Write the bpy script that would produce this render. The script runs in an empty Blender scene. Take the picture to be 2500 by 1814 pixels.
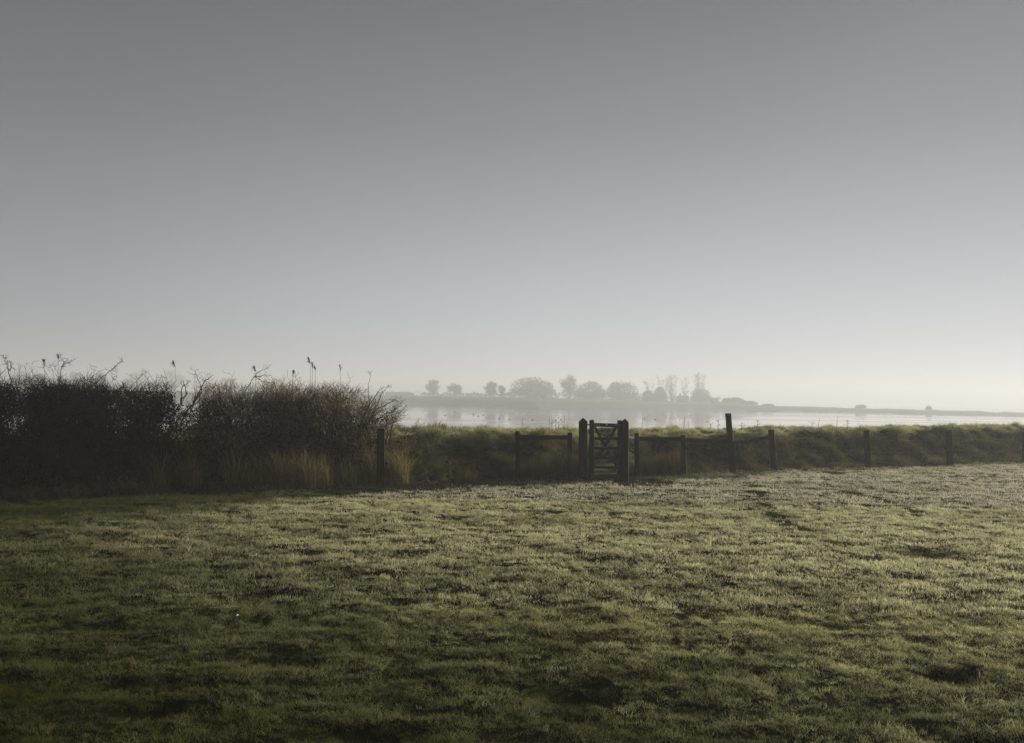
import bpy, bmesh, math, random
import numpy as np
from mathutils import Vector, Matrix, Euler

random.seed(7)
rng = np.random.default_rng(7)
scene = bpy.context.scene
COL = scene.collection
R = math.radians

# ------------------------------------------------------------------ camera
EYE = 1.75
FPX = 2401.0
cam_data = bpy.data.cameras.new("camera")
cam_data.lens = 36.0 * FPX / 2500.0
cam_data.sensor_width = 36.0
cam_data.clip_start = 0.05
cam_data.clip_end = 6000
cam = bpy.data.objects.new("camera", cam_data)
COL.objects.link(cam)
cam.matrix_world = (Matrix.Translation((0, 0, EYE)) @ Matrix.Rotation(R(90 + 1.455), 4, 'X')
                    @ Matrix.Rotation(R(1.0), 4, 'Z'))
scene.camera = cam
CR = cam.matrix_world.to_3x3()


def at(x, y, D):
    """photo pixel (2500 wide) -> real point at ground distance D."""
    d = CR @ Vector(((x - 1250) / FPX, -(y - 907) / FPX, -1))
    k = D / d.y
    return Vector((d.x * k, D, EYE + d.z * k))


def hor(x):
    return 968 + (x - 1250) * 0.01746


def on_ground(x, y, z=0.0):
    d = CR @ Vector(((x - 1250) / FPX, -(y - 907) / FPX, -1))
    k = (z - EYE) / d.z
    return Vector((d.x * k, d.y * k, z))


# ------------------------------------------------------------------ noise
_perm = np.random.default_rng(3).permutation(256)
_perm = np.concatenate([_perm, _perm])
_g = np.random.default_rng(4).uniform(0, 2 * np.pi, 256)
_gx, _gy = np.cos(_g), np.sin(_g)


def noise(x, y):
    x = np.asarray(x, float); y = np.asarray(y, float)
    xi = np.floor(x).astype(int); yi = np.floor(y).astype(int)
    xf = x - xi; yf = y - yi
    u = xf * xf * xf * (xf * (xf * 6 - 15) + 10)
    v = yf * yf * yf * (yf * (yf * 6 - 15) + 10)

    def g(ix, iy, fx, fy):
        h = _perm[_perm[ix & 255] + (iy & 255)]
        return _gx[h] * fx + _gy[h] * fy
    a = g(xi, yi, xf, yf); b = g(xi + 1, yi, xf - 1, yf)
    c = g(xi, yi + 1, xf, yf - 1); d = g(xi + 1, yi + 1, xf - 1, yf - 1)
    return 1.5 * ((a + (b - a) * u) * (1 - v) + (c + (d - c) * u) * v)


def fbm(x, y, o=3):
    s = 0; a = 1.0; f = 1.0
    for i in range(o):
        s = s + a * noise(x * f + 17.3 * i, y * f + 9.1 * i)
        a *= 0.5; f *= 2.03
    return s


def sst(a, b, x):
    t = np.clip((x - a) / (b - a), 0, 1)
    return t * t * (3 - 2 * t)


# ------------------------------------------------------------------ terrain
U = (0.855, 0.519); N = (-0.519, 0.855); P0 = (0.0, 20.5)


def st(x, y):
    dx = x - P0[0]; dy = y - P0[1]
    return dx * N[0] + dy * N[1], dx * U[0] + dy * U[1]


hollows = []
for (px, py, w, dep) in [(690, 1448, 130, .055), (745, 1508, 80, .05), (250, 1530, 170, .05), (985, 1470, 90, .045),
                         (1130, 1440, 60, .03), (1280, 1397, 60, .03), (1430, 1690, 210, .06), (1400, 1745, 140, .05),
                         (2320, 1645, 150, .05), (2260, 1350, 190, .05), (2495, 1492, 80, .05), (1470, 1468, 60, .03),
                         (320, 1665, 110, .05), (920, 1800, 170, .05), (2050, 1530, 80, .04), (1860, 1500, 60, .03),
                         (1450, 1660, 90, .04), (620, 1520, 80, .03), (400, 1735, 160, .04), (2350, 1810, 150, .045)]:
    c = on_ground(px, py)
    hollows.append((c.x, c.y, w / FPX * c.y * 0.5, dep))


def lawn_z(x, y):
    z = 0.022 * fbm(x * 0.9 + 5, y * 1.3, 2) + 0.020 * fbm(x * 2.2, y * 3.2 + 8, 3)
    n = noise(x * 1.6 + 31, y * 2.1 + 11)
    z = z - 0.03 * sst(0.28, 0.75, n) + 0.016 * fbm(x * 4.6 + 3, y * 5.6, 2)
    for hx, hy, hr, dp in hollows:
        q = ((x - hx) / hr) ** 2 + ((y - hy) / (hr * 0.8)) ** 2
        z = z - 1.2 * dp * np.exp(-q) * (1 + 0.6 * noise(x * 5, y * 5))
    return z


def ground_z(x, y):
    x = np.asarray(x, float); y = np.asarray(y, float)
    s, t = st(x, y)
    lawn = lawn_z(x, y) * (1 - sst(30, 60, np.hypot(x, y)))
    H = 0.80 + 0.07 * sst(10, 22, t) + 0.09 * fbm(t * 0.35, s * 0.3, 2) + 0.05 * np.exp(-((t - 17.5) / 2.5) ** 2)
    rise = sst(0.1, 1.9 + 0.35 * noise(t * 0.8, 3.3), s)
    bank = H * rise - 0.10 * sst(2.5, 6.0, s)
    lump = 0.12 * fbm(t * 1.1, s * 1.3 + 40, 3) + 0.085 * fbm(t * 2.9 + 9, s * 3.3, 2)
    bank = bank + lump * sst(0.2, 1.0, s)
    back = 1 - sst(6.2, 9.5, s)
    bank = bank * back + 0.12 * (1 - back)
    bank = bank - 3.4 * sst(10, 20, s)
    w = sst(-0.1, 0.3, s)
    return lawn * (1 - w) + bank * w


def axis(a0, a1, step, lo, hi, grow=1.35):
    core = list(np.arange(a0, a1 + step * .5, step))
    v = a0; d = step; left = []
    while v > lo:
        d *= grow; v = max(v - d, lo); left.append(v)
    v = core[-1]; d = step; right = []
    while v < hi:
        d *= grow; v = min(v + d, hi); right.append(v)
    return np.array(left[::-1] + core + right)


def tag(o, label=None, cat=None, group=None, kind=None):
    if label: o['label'] = label
    if cat: o['category'] = cat
    if group: o['group'] = group
    if kind: o['kind'] = kind
    return o


def link_mesh(name, verts, faces, mat, parent=None, smooth=False):
    me = bpy.data.meshes.new(name)
    me.from_pydata([tuple(v) for v in verts], [], faces)
    me.materials.append(mat)
    if smooth:
        me.polygons.foreach_set('use_smooth', [True] * len(me.polygons))
    me.update()
    o = bpy.data.objects.new(name, me)
    COL.objects.link(o)
    if parent: o.parent = parent
    return o


def grid_mesh(name, X, Y, Z, mat, smooth=True):
    ny, nx = X.shape
    v = np.stack([X.ravel(), Y.ravel(), Z.ravel()], 1)
    i = np.arange(ny * nx).reshape(ny, nx)
    f = np.stack([i[:-1, :-1].ravel(), i[:-1, 1:].ravel(), i[1:, 1:].ravel(), i[1:, :-1].ravel()], 1)
    return link_mesh(name, v, f.tolist(), mat, None, smooth)


# ------------------------------------------------------------------ materials
def new_mat(name):
    m = bpy.data.materials.new(name)
    m.use_nodes = True
    nt = m.node_tree
    return m, nt, nt.nodes['Principled BSDF'], nt.nodes['Material Output']


def nd(nt, typ, **kw):
    n = nt.nodes.new(typ)
    for k, v in kw.items():
        setattr(n, k, v)
    return n


def noise_mat(name, c1, c2, scale, rough=0.9, vec_scale=(1, 1, 1), bump=0.3, detail=6, c3=None, spec=0.3, bdist=0.02, use_obj=False):
    m, nt, bs, out = new_mat(name)
    if use_obj:
        tc = nd(nt, 'ShaderNodeTexCoord'); src = tc.outputs['Object']
    else:
        gm = nd(nt, 'ShaderNodeNewGeometry'); src = gm.outputs['Position']
    mp = nd(nt, 'ShaderNodeMapping'); mp.inputs['Scale'].default_value = vec_scale
    nt.links.new(src, mp.inputs['Vector'])
    nz = nd(nt, 'ShaderNodeTexNoise'); nz.inputs['Scale'].default_value = scale; nz.inputs['Detail'].default_value = detail
    nt.links.new(mp.outputs[0], nz.inputs['Vector'])
    cr = nd(nt, 'ShaderNodeValToRGB')
    cr.color_ramp.elements[0].position = 0.32; cr.color_ramp.elements[1].position = 0.68
    cr.color_ramp.elements[0].color = (*c1, 1); cr.color_ramp.elements[1].color = (*c2, 1)
    if c3:
        e = cr.color_ramp.elements.new(0.5); e.color = (*c3, 1)
    nt.links.new(nz.outputs['Fac'], cr.inputs['Fac'])
    nt.links.new(cr.outputs[0], bs.inputs['Base Color'])
    bs.inputs['Roughness'].default_value = rough
    bs.inputs['Specular IOR Level'].default_value = spec * .5
    if bump:
        bp = nd(nt, 'ShaderNodeBump'); bp.inputs['Strength'].default_value = bump; bp.inputs['Distance'].default_value = bdist
        nt.links.new(nz.outputs['Fac'], bp.inputs['Height'])
        nt.links.new(bp.outputs[0], bs.inputs['Normal'])
    return m


def blade_mat(name, base, tipc, straw, frost, trans=0.3, rough=0.55, spec=0.4, instancer=True):
    m, nt, bs, out = new_mat(name)
    L = nt.links.new

    def att(nm, ty):
        a = nd(nt, 'ShaderNodeAttribute', attribute_name=nm, attribute_type=ty); return a.outputs['Fac']
    ty = 'INSTANCER' if instancer else 'GEOMETRY'
    tip = att('tip', 'GEOMETRY')
    fr = att('frost', ty); dr = att('dry', ty)

    def mix(f, a, b):
        x = nd(nt, 'ShaderNodeMix', data_type='RGBA')
        L(f, x.inputs[0])
        for s, i in ((a, 6), (b, 7)):
            if isinstance(s, tuple): x.inputs[i].default_value = (*s, 1)
            else: L(s, x.inputs[i])
        return x.outputs[2]
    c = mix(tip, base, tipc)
    c = mix(dr, c, straw)
    pw = nd(nt, 'ShaderNodeMath', operation='POWER'); L(tip, pw.inputs[0]); pw.inputs[1].default_value = .3
    mu = nd(nt, 'ShaderNodeMath', operation='MULTIPLY'); L(pw.outputs[0], mu.inputs[0]); L(fr, mu.inputs[1])
    c = mix(mu.outputs[0], c, frost)
    L(c, bs.inputs['Base Color'])
    bs.inputs['Roughness'].default_value = rough
    bs.inputs['Specular IOR Level'].default_value = spec
    tr = nd(nt, 'ShaderNodeBsdfTranslucent'); L(c, tr.inputs['Color'])
    mx = nd(nt, 'ShaderNodeMixShader'); mx.inputs[0].default_value = trans
    L(bs.outputs[0], mx.inputs[1]); L(tr.outputs[0], mx.inputs[2]); L(mx.outputs[0], out.inputs['Surface'])
    return m


M = {}
M['soil'] = noise_mat('soil', (.006, .006, .002), (.022, .017, .006), 3.0, vec_scale=(1, 1.4, 1), bump=0.6, c3=(.010, .013, .003), spec=.03, rough=1.0)
M['wood'] = noise_mat('wet_wood', (.009, .007, .003), (.036, .027, .013), 9, rough=.75, vec_scale=(3, 3, .35), bump=.5, bdist=.01, use_obj=True)
M['wood_pale'] = noise_mat('worn_wood', (.09, .075, .045), (.22, .18, .11), 8, rough=.7, vec_scale=(.6, 3, 3), bump=.4, bdist=.01, use_obj=True)
M['iron'] = noise_mat('galvanised_iron', (.08, .075, .06), (.16, .15, .12), 20, rough=.55, bump=.2, bdist=.004, use_obj=True)
M['bolt'] = noise_mat('bolt_metal', (.45, .42, .34), (.6, .56, .46), 30, rough=.4, bump=0, use_obj=True)
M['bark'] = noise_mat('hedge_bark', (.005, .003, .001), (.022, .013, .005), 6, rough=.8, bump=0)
M['bark_gold'] = noise_mat('backlit_twig_bark', (.03, .018, .005), (.20, .13, .035), 5, rough=.6, bump=0, spec=.5)  # hedge bark with the gold of backlighting painted into its colour
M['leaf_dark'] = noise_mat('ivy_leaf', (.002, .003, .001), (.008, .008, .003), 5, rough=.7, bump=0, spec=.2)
M['leaf_dead'] = noise_mat('dead_leaf', (.030, .016, .006), (.09, .05, .018), 7, rough=.8, bump=0)
M['reed'] = noise_mat('reed_straw', (.10, .07, .03), (.22, .16, .07), 12, rough=.7, bump=0)
M['plume'] = noise_mat('reed_plume', (.035, .02, .008), (.08, .05, .02), 30, rough=.9, bump=0)
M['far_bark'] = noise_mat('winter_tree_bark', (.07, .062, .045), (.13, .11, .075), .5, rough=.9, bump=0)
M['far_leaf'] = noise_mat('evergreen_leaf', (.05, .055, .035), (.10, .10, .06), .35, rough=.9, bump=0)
M['white_wall'] = noise_mat('white_render', (.72, .70, .66), (.8, .78, .74), 2, rough=.8, bump=0)
M['tile'] = noise_mat('roof_tile', (.06, .05, .045), (.11, .09, .075), 2, rough=.8, bump=0)
M['brick'] = noise_mat('old_brick', (.12, .06, .04), (.2, .1, .07), 2, rough=.9, bump=0)
M['board'] = noise_mat('black_boarding', (.03, .028, .025), (.06, .055, .05), 2, rough=.9, bump=0)
M['duck'] = noise_mat('dark_feather', (.02, .018, .015), (.06, .05, .04), 20, rough=.7, bump=0, use_obj=True)
M['feather'] = noise_mat('white_feather', (.6, .6, .58), (.8, .8, .78), 20, rough=.8, bump=0, use_obj=True)
M['far_field'] = noise_mat('far_field', (.055, .062, .028), (.12, .115, .055), .05, vec_scale=(1, 3, 1), bump=0)
M['mud'] = noise_mat('wet_mud', (.035, .03, .02), (.09, .08, .055), .2, rough=.5, bump=0)
for k_l, fr_c in (('near', (.84, .84, .44)), ('mid', (.85, .84, .52)), ('far', (.86, .85, .64))):
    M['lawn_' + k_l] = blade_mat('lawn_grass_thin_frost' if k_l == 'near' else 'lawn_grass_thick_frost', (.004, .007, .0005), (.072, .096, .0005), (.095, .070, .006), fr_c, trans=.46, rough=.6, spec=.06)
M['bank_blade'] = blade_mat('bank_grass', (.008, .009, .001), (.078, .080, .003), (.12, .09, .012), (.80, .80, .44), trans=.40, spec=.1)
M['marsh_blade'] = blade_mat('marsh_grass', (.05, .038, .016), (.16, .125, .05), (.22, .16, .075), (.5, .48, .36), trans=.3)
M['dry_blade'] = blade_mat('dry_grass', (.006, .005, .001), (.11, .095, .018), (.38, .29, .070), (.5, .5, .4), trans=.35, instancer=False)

M['weed_blade'] = blade_mat('weed_leaf', (.004, .005, .001), (.040, .048, .008), (.11, .08, .02), (.5, .5, .4), trans=.3, spec=.1, instancer=False)
M['brown_blade'] = blade_mat('brown_grass', (.006, .005, .001), (.075, .060, .014), (.24, .17, .045), (.5, .5, .4), trans=.35, spec=.1, instancer=False)
# water
m, nt, bs, out = new_mat('estuary_water')
bs.inputs['Base Color'].default_value = (.09, .10, .105, 1)
bs.inputs['IOR'].default_value = 1.33
gm = nd(nt, 'ShaderNodeNewGeometry')
mp = nd(nt, 'ShaderNodeMapping'); mp.inputs['Scale'].default_value = (.008, .06, 1)
nt.links.new(gm.outputs['Position'], mp.inputs[0])
nz = nd(nt, 'ShaderNodeTexNoise'); nz.inputs['Scale'].default_value = 1.0; nz.inputs['Detail'].default_value = 5
nt.links.new(mp.outputs[0], nz.inputs['Vector'])
mr = nd(nt, 'ShaderNodeMapRange'); mr.inputs[1].default_value = .38; mr.inputs[2].default_value = .62
mr.inputs[3].default_value = .02; mr.inputs[4].default_value = .10
nt.links.new(nz.outputs['Fac'], mr.inputs[0]); nt.links.new(mr.outputs[0], bs.inputs['Roughness'])
mp2 = nd(nt, 'ShaderNodeMapping'); mp2.inputs['Scale'].default_value = (.5, 1.4, 1)
nt.links.new(gm.outputs['Position'], mp2.inputs[0])
nz2 = nd(nt, 'ShaderNodeTexNoise'); nz2.inputs['Scale'].default_value = 1.0; nz2.inputs['Detail'].default_value = 3
nt.links.new(mp2.outputs[0], nz2.inputs['Vector'])
bp = nd(nt, 'ShaderNodeBump'); bp.inputs['Strength'].default_value = .06; bp.inputs['Distance'].default_value = .03
nt.links.new(nz2.outputs['Fac'], bp.inputs['Height']); nt.links.new(bp.outputs[0], bs.inputs['Normal'])
M['water'] = m

# ------------------------------------------------------------------ ground, water, far land
xs = axis(-13, 24, .10, -900, 900); ys = axis(2.6, 40, .10, -60, 60, 1.3)
X, Y = np.meshgrid(xs, ys)
Z = ground_z(X, Y)
tag(grid_mesh('ground', X, Y, Z, M['soil']), kind='structure')
WZ = -1.8
tag(link_mesh('water', [(-900, 8, WZ), (900, 8, WZ), (900, 1450, WZ), (-900, 1450, WZ)], [(0, 1, 2, 3)], M['water']), kind='structure')
# near side of the sheet keeps the water under the bank (ground is above it everywhere before s=14)


def piece(pts, x):
    return np.interp(x, [p[0] for p in pts], [p[1] for p in pts])


SHORE = [(-900, 20), (900, 20), (1000, 20.5), (1300, 24.5), (1500, 23.5), (1700, 21.5), (1830, 22), (2500, 23), (3400, 23)]
TOPZ = [(-900, 1.3), (1300, 1.25), (1500, .9), (1700, .4), (1760, .7), (1800, .9), (1850, .1), (1950, -.15), (2100, -.3), (2500, -.75), (3400, -.9)]


def d_shore(x):
    return (EYE - WZ) * FPX / piece(SHORE, x)


def far_z(px, off):
    zt = piece(TOPZ, px)
    z = (WZ - .4) + (zt - WZ + .4) * sst(-4, 14, off) ** .6 * (0.72 + .28 * sst(8, 60, off))
    spit = sst(1780, 1900, px)
    z = z - spit * 3.0 * sst(45, 90, off)
    return z


def far_at(px, off, z=None):
    """point on the far shore seen in column px, off metres behind the waterline."""
    d = CR @ Vector(((px - 1250) / FPX, 0, -1)); h = math.hypot(d.x, d.y)
    D = float(d_shore(px)) + off
    if z is None: z = float(far_z(px, off))
    return Vector((d.x / h * D, d.y / h * D, z))


pxs = np.concatenate([np.arange(-800, 700, 60), np.arange(700, 2600, 8), np.arange(2600, 3400, 60)])
offs = np.array([-6, -2, 0, 2, 4, 7, 10, 14, 20, 28, 40, 55, 70, 90, 130, 200, 400, 800.])
ang = np.array([math.atan2((p - 1250) / FPX, 1) for p in pxs])
PX, OF = np.meshgrid(pxs, offs)
A = np.meshgrid(ang, offs)[0]
DD = d_shore(PX) + OF + 2.5 * fbm(PX * .03, OF * .0, 3)
Zf = far_z(PX, OF) + 0.22 * fbm(PX * .02, OF * .08, 3) * sst(4, 20, OF)
tag(grid_mesh('far_bank', DD * np.sin(A), DD * np.cos(A), Zf, M['far_field']), kind='structure')

for i, (x0, x1, yy) in enumerate([(1050, 1160, 992.3), (1960, 2030, 1006.4), (1825, 1915, 1005), (1000, 1042, 990.5), (2190, 2290, 1010)]):
    n = 26
    D = (EYE - WZ) * FPX / (yy - hor((x0 + x1) / 2))
    a = at(x0, yy, D); b = at(x1, yy, D)
    vs = []; fs = []
    for k in range(n + 1):
        f = k / n; c = a.lerp(b, f)
        w = 3.2 * math.sin(math.pi * f) ** .5 * (1 + .5 * float(noise(k * .4, i * 7))) + .05
        h = (.16 + .14 * float(noise(k * .5, i * 3.3))) * math.sin(math.pi * f) ** .4
        vs += [(c.x, D - w, WZ - .05), (c.x, D - w * .4, WZ + max(h, .02)), (c.x, D + w * .5, WZ + max(h, .02)), (c.x, D + w, WZ - .05)]
    for k in range(n):
        for q in range(3):
            o = k * 4 + q
            fs.append((o, o + 4, o + 5, o + 1))
    tag(link_mesh('mud_islet', vs, fs, M['mud'], smooth=True), kind='structure')


# ------------------------------------------------------------------ mesh builder
class MB:
    def __init__(s): s.v = []; s.f = []

    def tube(s, pts, rad, sides=3):
        n0 = len(s.v); n = len(pts)
        for i, p in enumerate(pts):
            d = (pts[min(i + 1, n - 1)] - pts[max(i - 1, 0)])
            if d.length < 1e-6: d = Vector((0, 0, 1))
            d.normalize()
            a = d.cross(Vector((0.31, .95, .08)));
            if a.length < .1: a = d.cross(Vector((1, 0, 0)))
            a.normalize(); b = d.cross(a)
            r = rad[i] if isinstance(rad, (list, tuple)) else rad
            for k in range(sides):
                t = 2 * math.pi * k / sides
                s.v.append(p + a * (r * math.cos(t)) + b * (r * math.sin(t)))
        for i in range(n - 1):
            for k in range(sides):
                k2 = (k + 1) % sides
                s.f.append((n0 + i * sides + k, n0 + i * sides + k2, n0 + (i + 1) * sides + k2, n0 + (i + 1) * sides + k))

    def card(s, c, sz, up=None):
        a = Vector((random.gauss(0, 1), random.gauss(0, 1), random.gauss(0, 1))).normalized()
        b = a.orthogonal().normalized()
        n0 = len(s.v)
        s.v += [c - a * sz, c + b * sz * .55, c + a * sz, c - b * sz * .55]
        s.f.append((n0, n0 + 1, n0 + 2, n0 + 3))

    def build(s, name, mat, parent=None, smooth=False):
        return link_mesh(name, s.v, s.f, mat, parent, smooth)


def empty(name, loc, label, cat, group=None):
    o = bpy.data.objects.new(name, None); o.location = loc
    o.empty_display_size = .1
    COL.objects.link(o)
    return tag(o, label, cat, group)


def rel(mb, loc):
    loc = Vector(loc)
    mb.v = [v - loc for v in mb.v]
    return mb


def wig(p, q, n, amp):
    L = (q - p).length; out = []
    off = Vector((0, 0, 0))
    for i in range(n + 1):
        f = i / n
        if 0 < i < n: off = off * .6 + Vector((random.gauss(0, 1), random.gauss(0, 1), random.gauss(0, 1))) * amp * L
        out.append(p.lerp(q, f) + (off if 0 < i < n else Vector((0, 0, 0))))
    return out


# ------------------------------------------------------------------ grass tufts and scatter
tuft_sets = {}


def make_tufts(key, n_var, n_bl, rad, h0, h1, w, lean, mat, seed, segs=2):
    col = bpy.data.collections.new('tuft_' + key)      # never linked to the scene
    rd = random.Random(seed)
    for k in range(n_var):
        v = []; f = []; tip = []
        for b in range(n_bl):
            r = rad * math.sqrt(rd.random()); a = rd.uniform(0, 6.283)
            x, y = r * math.cos(a), r * math.sin(a)
            h = rd.uniform(h0, h1); ld = rd.uniform(0, 6.283); le = lean * h * rd.uniform(.3, 1.5)
            fa = rd.uniform(0, 6.283); wx, wy = math.cos(fa) * w / 2, math.sin(fa) * w / 2
            n0 = len(v)
            for sg in range(segs):
                t = sg / segs; k2 = t ** 1.8 * le; ww = 1 - .35 * t
                cx = x + math.cos(ld) * k2; cy = y + math.sin(ld) * k2; cz = h * t - .006
                v += [(cx - wx * ww, cy - wy * ww, cz), (cx + wx * ww, cy + wy * ww, cz)]; tip += [t, t]
            v.append((x + math.cos(ld) * le, y + math.sin(ld) * le, h * (1 - .25 * min(1, lean)))); tip.append(1)
            for sg in range(segs - 1):
                o = n0 + sg * 2; f.append((o, o + 1, o + 3, o + 2))
            o = n0 + (segs - 1) * 2; f.append((o, o + 1, o + 2))
        me = bpy.data.meshes.new('tuft'); me.from_pydata(v, [], f); me.materials.append(mat)
        at_ = me.attributes.new('tip', 'FLOAT', 'POINT'); at_.data.foreach_set('value', tip)
        o = bpy.data.objects.new('tuft_%s_%02d' % (key, k), me); col.objects.link(o)
    tuft_sets[key] = (col, n_var)


def scatter(name, key, P, scl, frost, dry, label, cat, tilt=.25):
    col, nv = tuft_sets[key]
    n = len(P)
    me = bpy.data.meshes.new(name)
    me.vertices.add(n); me.vertices.foreach_set('co', np.asarray(P, float).ravel())
    for nm, arr in (('scl', scl), ('frost', frost), ('dry', dry)):
        a = me.attributes.new(nm, 'FLOAT', 'POINT'); a.data.foreach_set('value', np.asarray(arr, np.float32))
    rot = np.stack([rng.normal(0, tilt, n), rng.normal(0, tilt, n), rng.uniform(0, 6.283, n)], 1)
    a = me.attributes.new('rot', 'FLOAT_VECTOR', 'POINT'); a.data.foreach_set('vector', rot.ravel().astype(np.float32))
    a = me.attributes.new('idx', 'INT', 'POINT'); a.data.foreach_set('value', rng.integers(0, nv, n).astype(np.int32))
    o = bpy.data.objects.new(name, me); COL.objects.link(o)
    g = bpy.data.node_groups.new('scatter_' + name, 'GeometryNodeTree')
    g.interface.new_socket('Geometry', in_out='INPUT', socket_type='NodeSocketGeometry')
    g.interface.new_socket('Geometry', in_out='OUTPUT', socket_type='NodeSocketGeometry')
    L = g.links.new
    gi = g.nodes.new('NodeGroupInput'); go = g.nodes.new('NodeGroupOutput')
    ip = g.nodes.new('GeometryNodeInstanceOnPoints')
    ci = g.nodes.new('GeometryNodeCollectionInfo'); ci.inputs[0].default_value = col
    ci.inputs['Separate Children'].default_value = True; ci.inputs['Reset Children'].default_value = True

    def na(nm, ty):
        x = g.nodes.new('GeometryNodeInputNamedAttribute'); x.data_type = ty; x.inputs[0].default_value = nm
        return [q for q in x.outputs if q.enabled][0]
    L(gi.outputs[0], ip.inputs['Points']); L(ci.outputs[0], ip.inputs['Instance'])
    ip.inputs['Pick Instance'].default_value = True
    L(na('idx', 'INT'), ip.inputs['Instance Index'])
    e2 = g.nodes.new('FunctionNodeEulerToRotation'); L(na('rot', 'FLOAT_VECTOR'), e2.inputs[0]); L(e2.outputs[0], ip.inputs['Rotation'])
    L(na('scl', 'FLOAT'), ip.inputs['Scale'])
    L(ip.outputs[0], go.inputs[0])
    md = o.modifiers.new('scatter', 'NODES'); md.node_group = g
    tag(o, label, cat, kind='stuff')
    return o


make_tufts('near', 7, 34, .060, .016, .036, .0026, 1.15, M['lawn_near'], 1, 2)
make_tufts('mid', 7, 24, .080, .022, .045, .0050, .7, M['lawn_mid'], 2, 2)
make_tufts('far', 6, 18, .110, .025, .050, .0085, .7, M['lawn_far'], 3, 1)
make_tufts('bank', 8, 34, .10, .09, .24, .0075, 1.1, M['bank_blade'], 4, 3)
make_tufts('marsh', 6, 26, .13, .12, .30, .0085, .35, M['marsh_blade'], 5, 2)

prints = [(1835, 1188), (1862, 1190), (1867, 1206), (1836, 1205), (1860, 1212), (1836, 1221), (1868, 1234), (1845, 1247), (1862, 1250), (1890, 1259),
          (1905, 1262), (1915, 1275), (1930, 1284), (1945, 1291), (1980, 1299), (1995, 1303), (2035, 1329), (2050, 1333), (2070, 1203), (2085, 1207), (2110, 1214),
          (2145, 1222), (2165, 1227), (2215, 1246), (2240, 1252), (2330, 1166), (2350, 1166), (2400, 1166), (2430, 1165), (1310, 1260), (1350, 1252)]
prints = [on_ground(*p) for p in prints]
soil_spots = []
for px, py, w, dpt in [(2030, 1155, 75, .5), (1560, 1179, 165, 1.0), (1480, 1172, 60, .35)]:
    c = on_ground(px, py); soil_spots.append((c.x, c.y, w / FPX * c.y * .5, dpt))


def lawn_points(D0, D1, dens, lo=-.64, hi=.66):
    area = (D1 - D0) * ((hi - lo) * D1 + 1.4)
    n = int(area * dens)
    y = rng.uniform(D0, D1, n); x = rng.uniform(lo * D1 - .7, hi * D1 + .7, n)
    k = (x > lo * y - .7) & (x < hi * y + .7)
    x = x[k]; y = y[k]
    s, t = st(x, y)
    k = s < .15
    for sx, sy, sr, sd in soil_spots:
        q = ((x - sx) / sr) ** 2 + ((y - sy) / sd) ** 2
        k &= ~((q < 1 + .5 * noise(x * 4, y * 4)) & (rng.random(len(x)) < .93))
    for p in prints:
        if p.y > D0: k &= ~(((x - p.x) / .15) ** 2 + ((y - p.y) / .27) ** 2 < 1)
    # worn bare pits
    b = noise(x * 1.6 + 31, y * 2.1 + 11)
    k &= ~((b > .62) & (rng.random(len(x)) < .22))
    return x[k], y[k]


def lawn_attrs(x, y):
    s, t = st(x, y)
    big = fbm(x * .22 + 3, y * .3 + 7, 2)
    med = fbm(x * 1.1 + 50, y * 1.7, 3)
    fr = 1.0 + .34 * big + .50 * med
    # frost thinned left and near, painting the lawn's light falloff onto greener grass
    fr = fr * (.03 + .97 * sst(.05, .98, (x + 6 + 1.5 * noise(x * .3 + 8, y * .3)) / 14 * .62 + (y - 4 + 2 * noise(x * .3, y * .4)) / 12 * .62) * (.35 + .65 * sst(-8.5, -.5, x + noise(x * .5, y * .4 + 5))))
    z = lawn_z(x, y)
    fr = fr * (.45 + .55 * sst(-.07, .0, z))
    wb = 1 + 1.3 * (1 - sst(-9, -2, t))
    band = sst(-1.6 * wb + .5 * noise(t * .5, 1.7), -1.0 * wb, s) * (1 - .75 * sst(3.5, 9, t))
    fr = fr * (1 - .85 * band)
    for p in prints:
        fr = np.where(((x - p.x) / .15) ** 2 + ((y - p.y) / .24) ** 2 < 1, fr * .02, fr)
    fr = np.clip(fr * (1 + .5 * fbm(x * 4.1 + 2, y * 5.3, 2)) * (1 + rng.normal(0, .28, len(x))), 0, 1)
    dry = np.clip(.06 + .30 * fbm(x * .8 + 90, y * 1.1, 2) + rng.normal(0, .12, len(x)), 0, .8)
    # a browner, thinner stretch on the far left
    dry = np.clip(dry + .30 * np.exp(-(((x + 5.5) / 2.2) ** 2 + ((y - 10.5) / 2.2) ** 2)), 0, .85)
    sc = .88 + .32 * fbm(x * 1.7 + 12, y * 2.2, 3) + .30 * fbm(x * 5.1 + 2, y * 6.3, 2) + rng.normal(0, .14, len(x))
    for hx, hy, hr, dp in hollows:
        q = ((x - hx) / hr) ** 2 + ((y - hy) / (hr * .8)) ** 2
        sc = sc * (1 - .22 * np.exp(-q * 1.6)); fr = fr * (1 - .85 * np.exp(-q))
    for p in prints:
        sc = np.where(((x - p.x) / .15) ** 2 + ((y - p.y) / .24) ** 2 < 1, sc * .7, sc)
    return np.clip(sc, .35, 1.6), fr, dry


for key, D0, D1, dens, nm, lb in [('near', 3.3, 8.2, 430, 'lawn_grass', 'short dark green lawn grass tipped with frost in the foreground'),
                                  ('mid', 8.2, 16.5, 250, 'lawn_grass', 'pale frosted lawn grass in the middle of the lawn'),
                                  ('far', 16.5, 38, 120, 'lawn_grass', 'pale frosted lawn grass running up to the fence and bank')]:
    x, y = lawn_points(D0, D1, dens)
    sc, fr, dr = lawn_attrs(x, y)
    scatter(nm, key, np.stack([x, y, ground_z(x, y)], 1), sc, fr, dr, lb, 'lawn grass')

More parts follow.
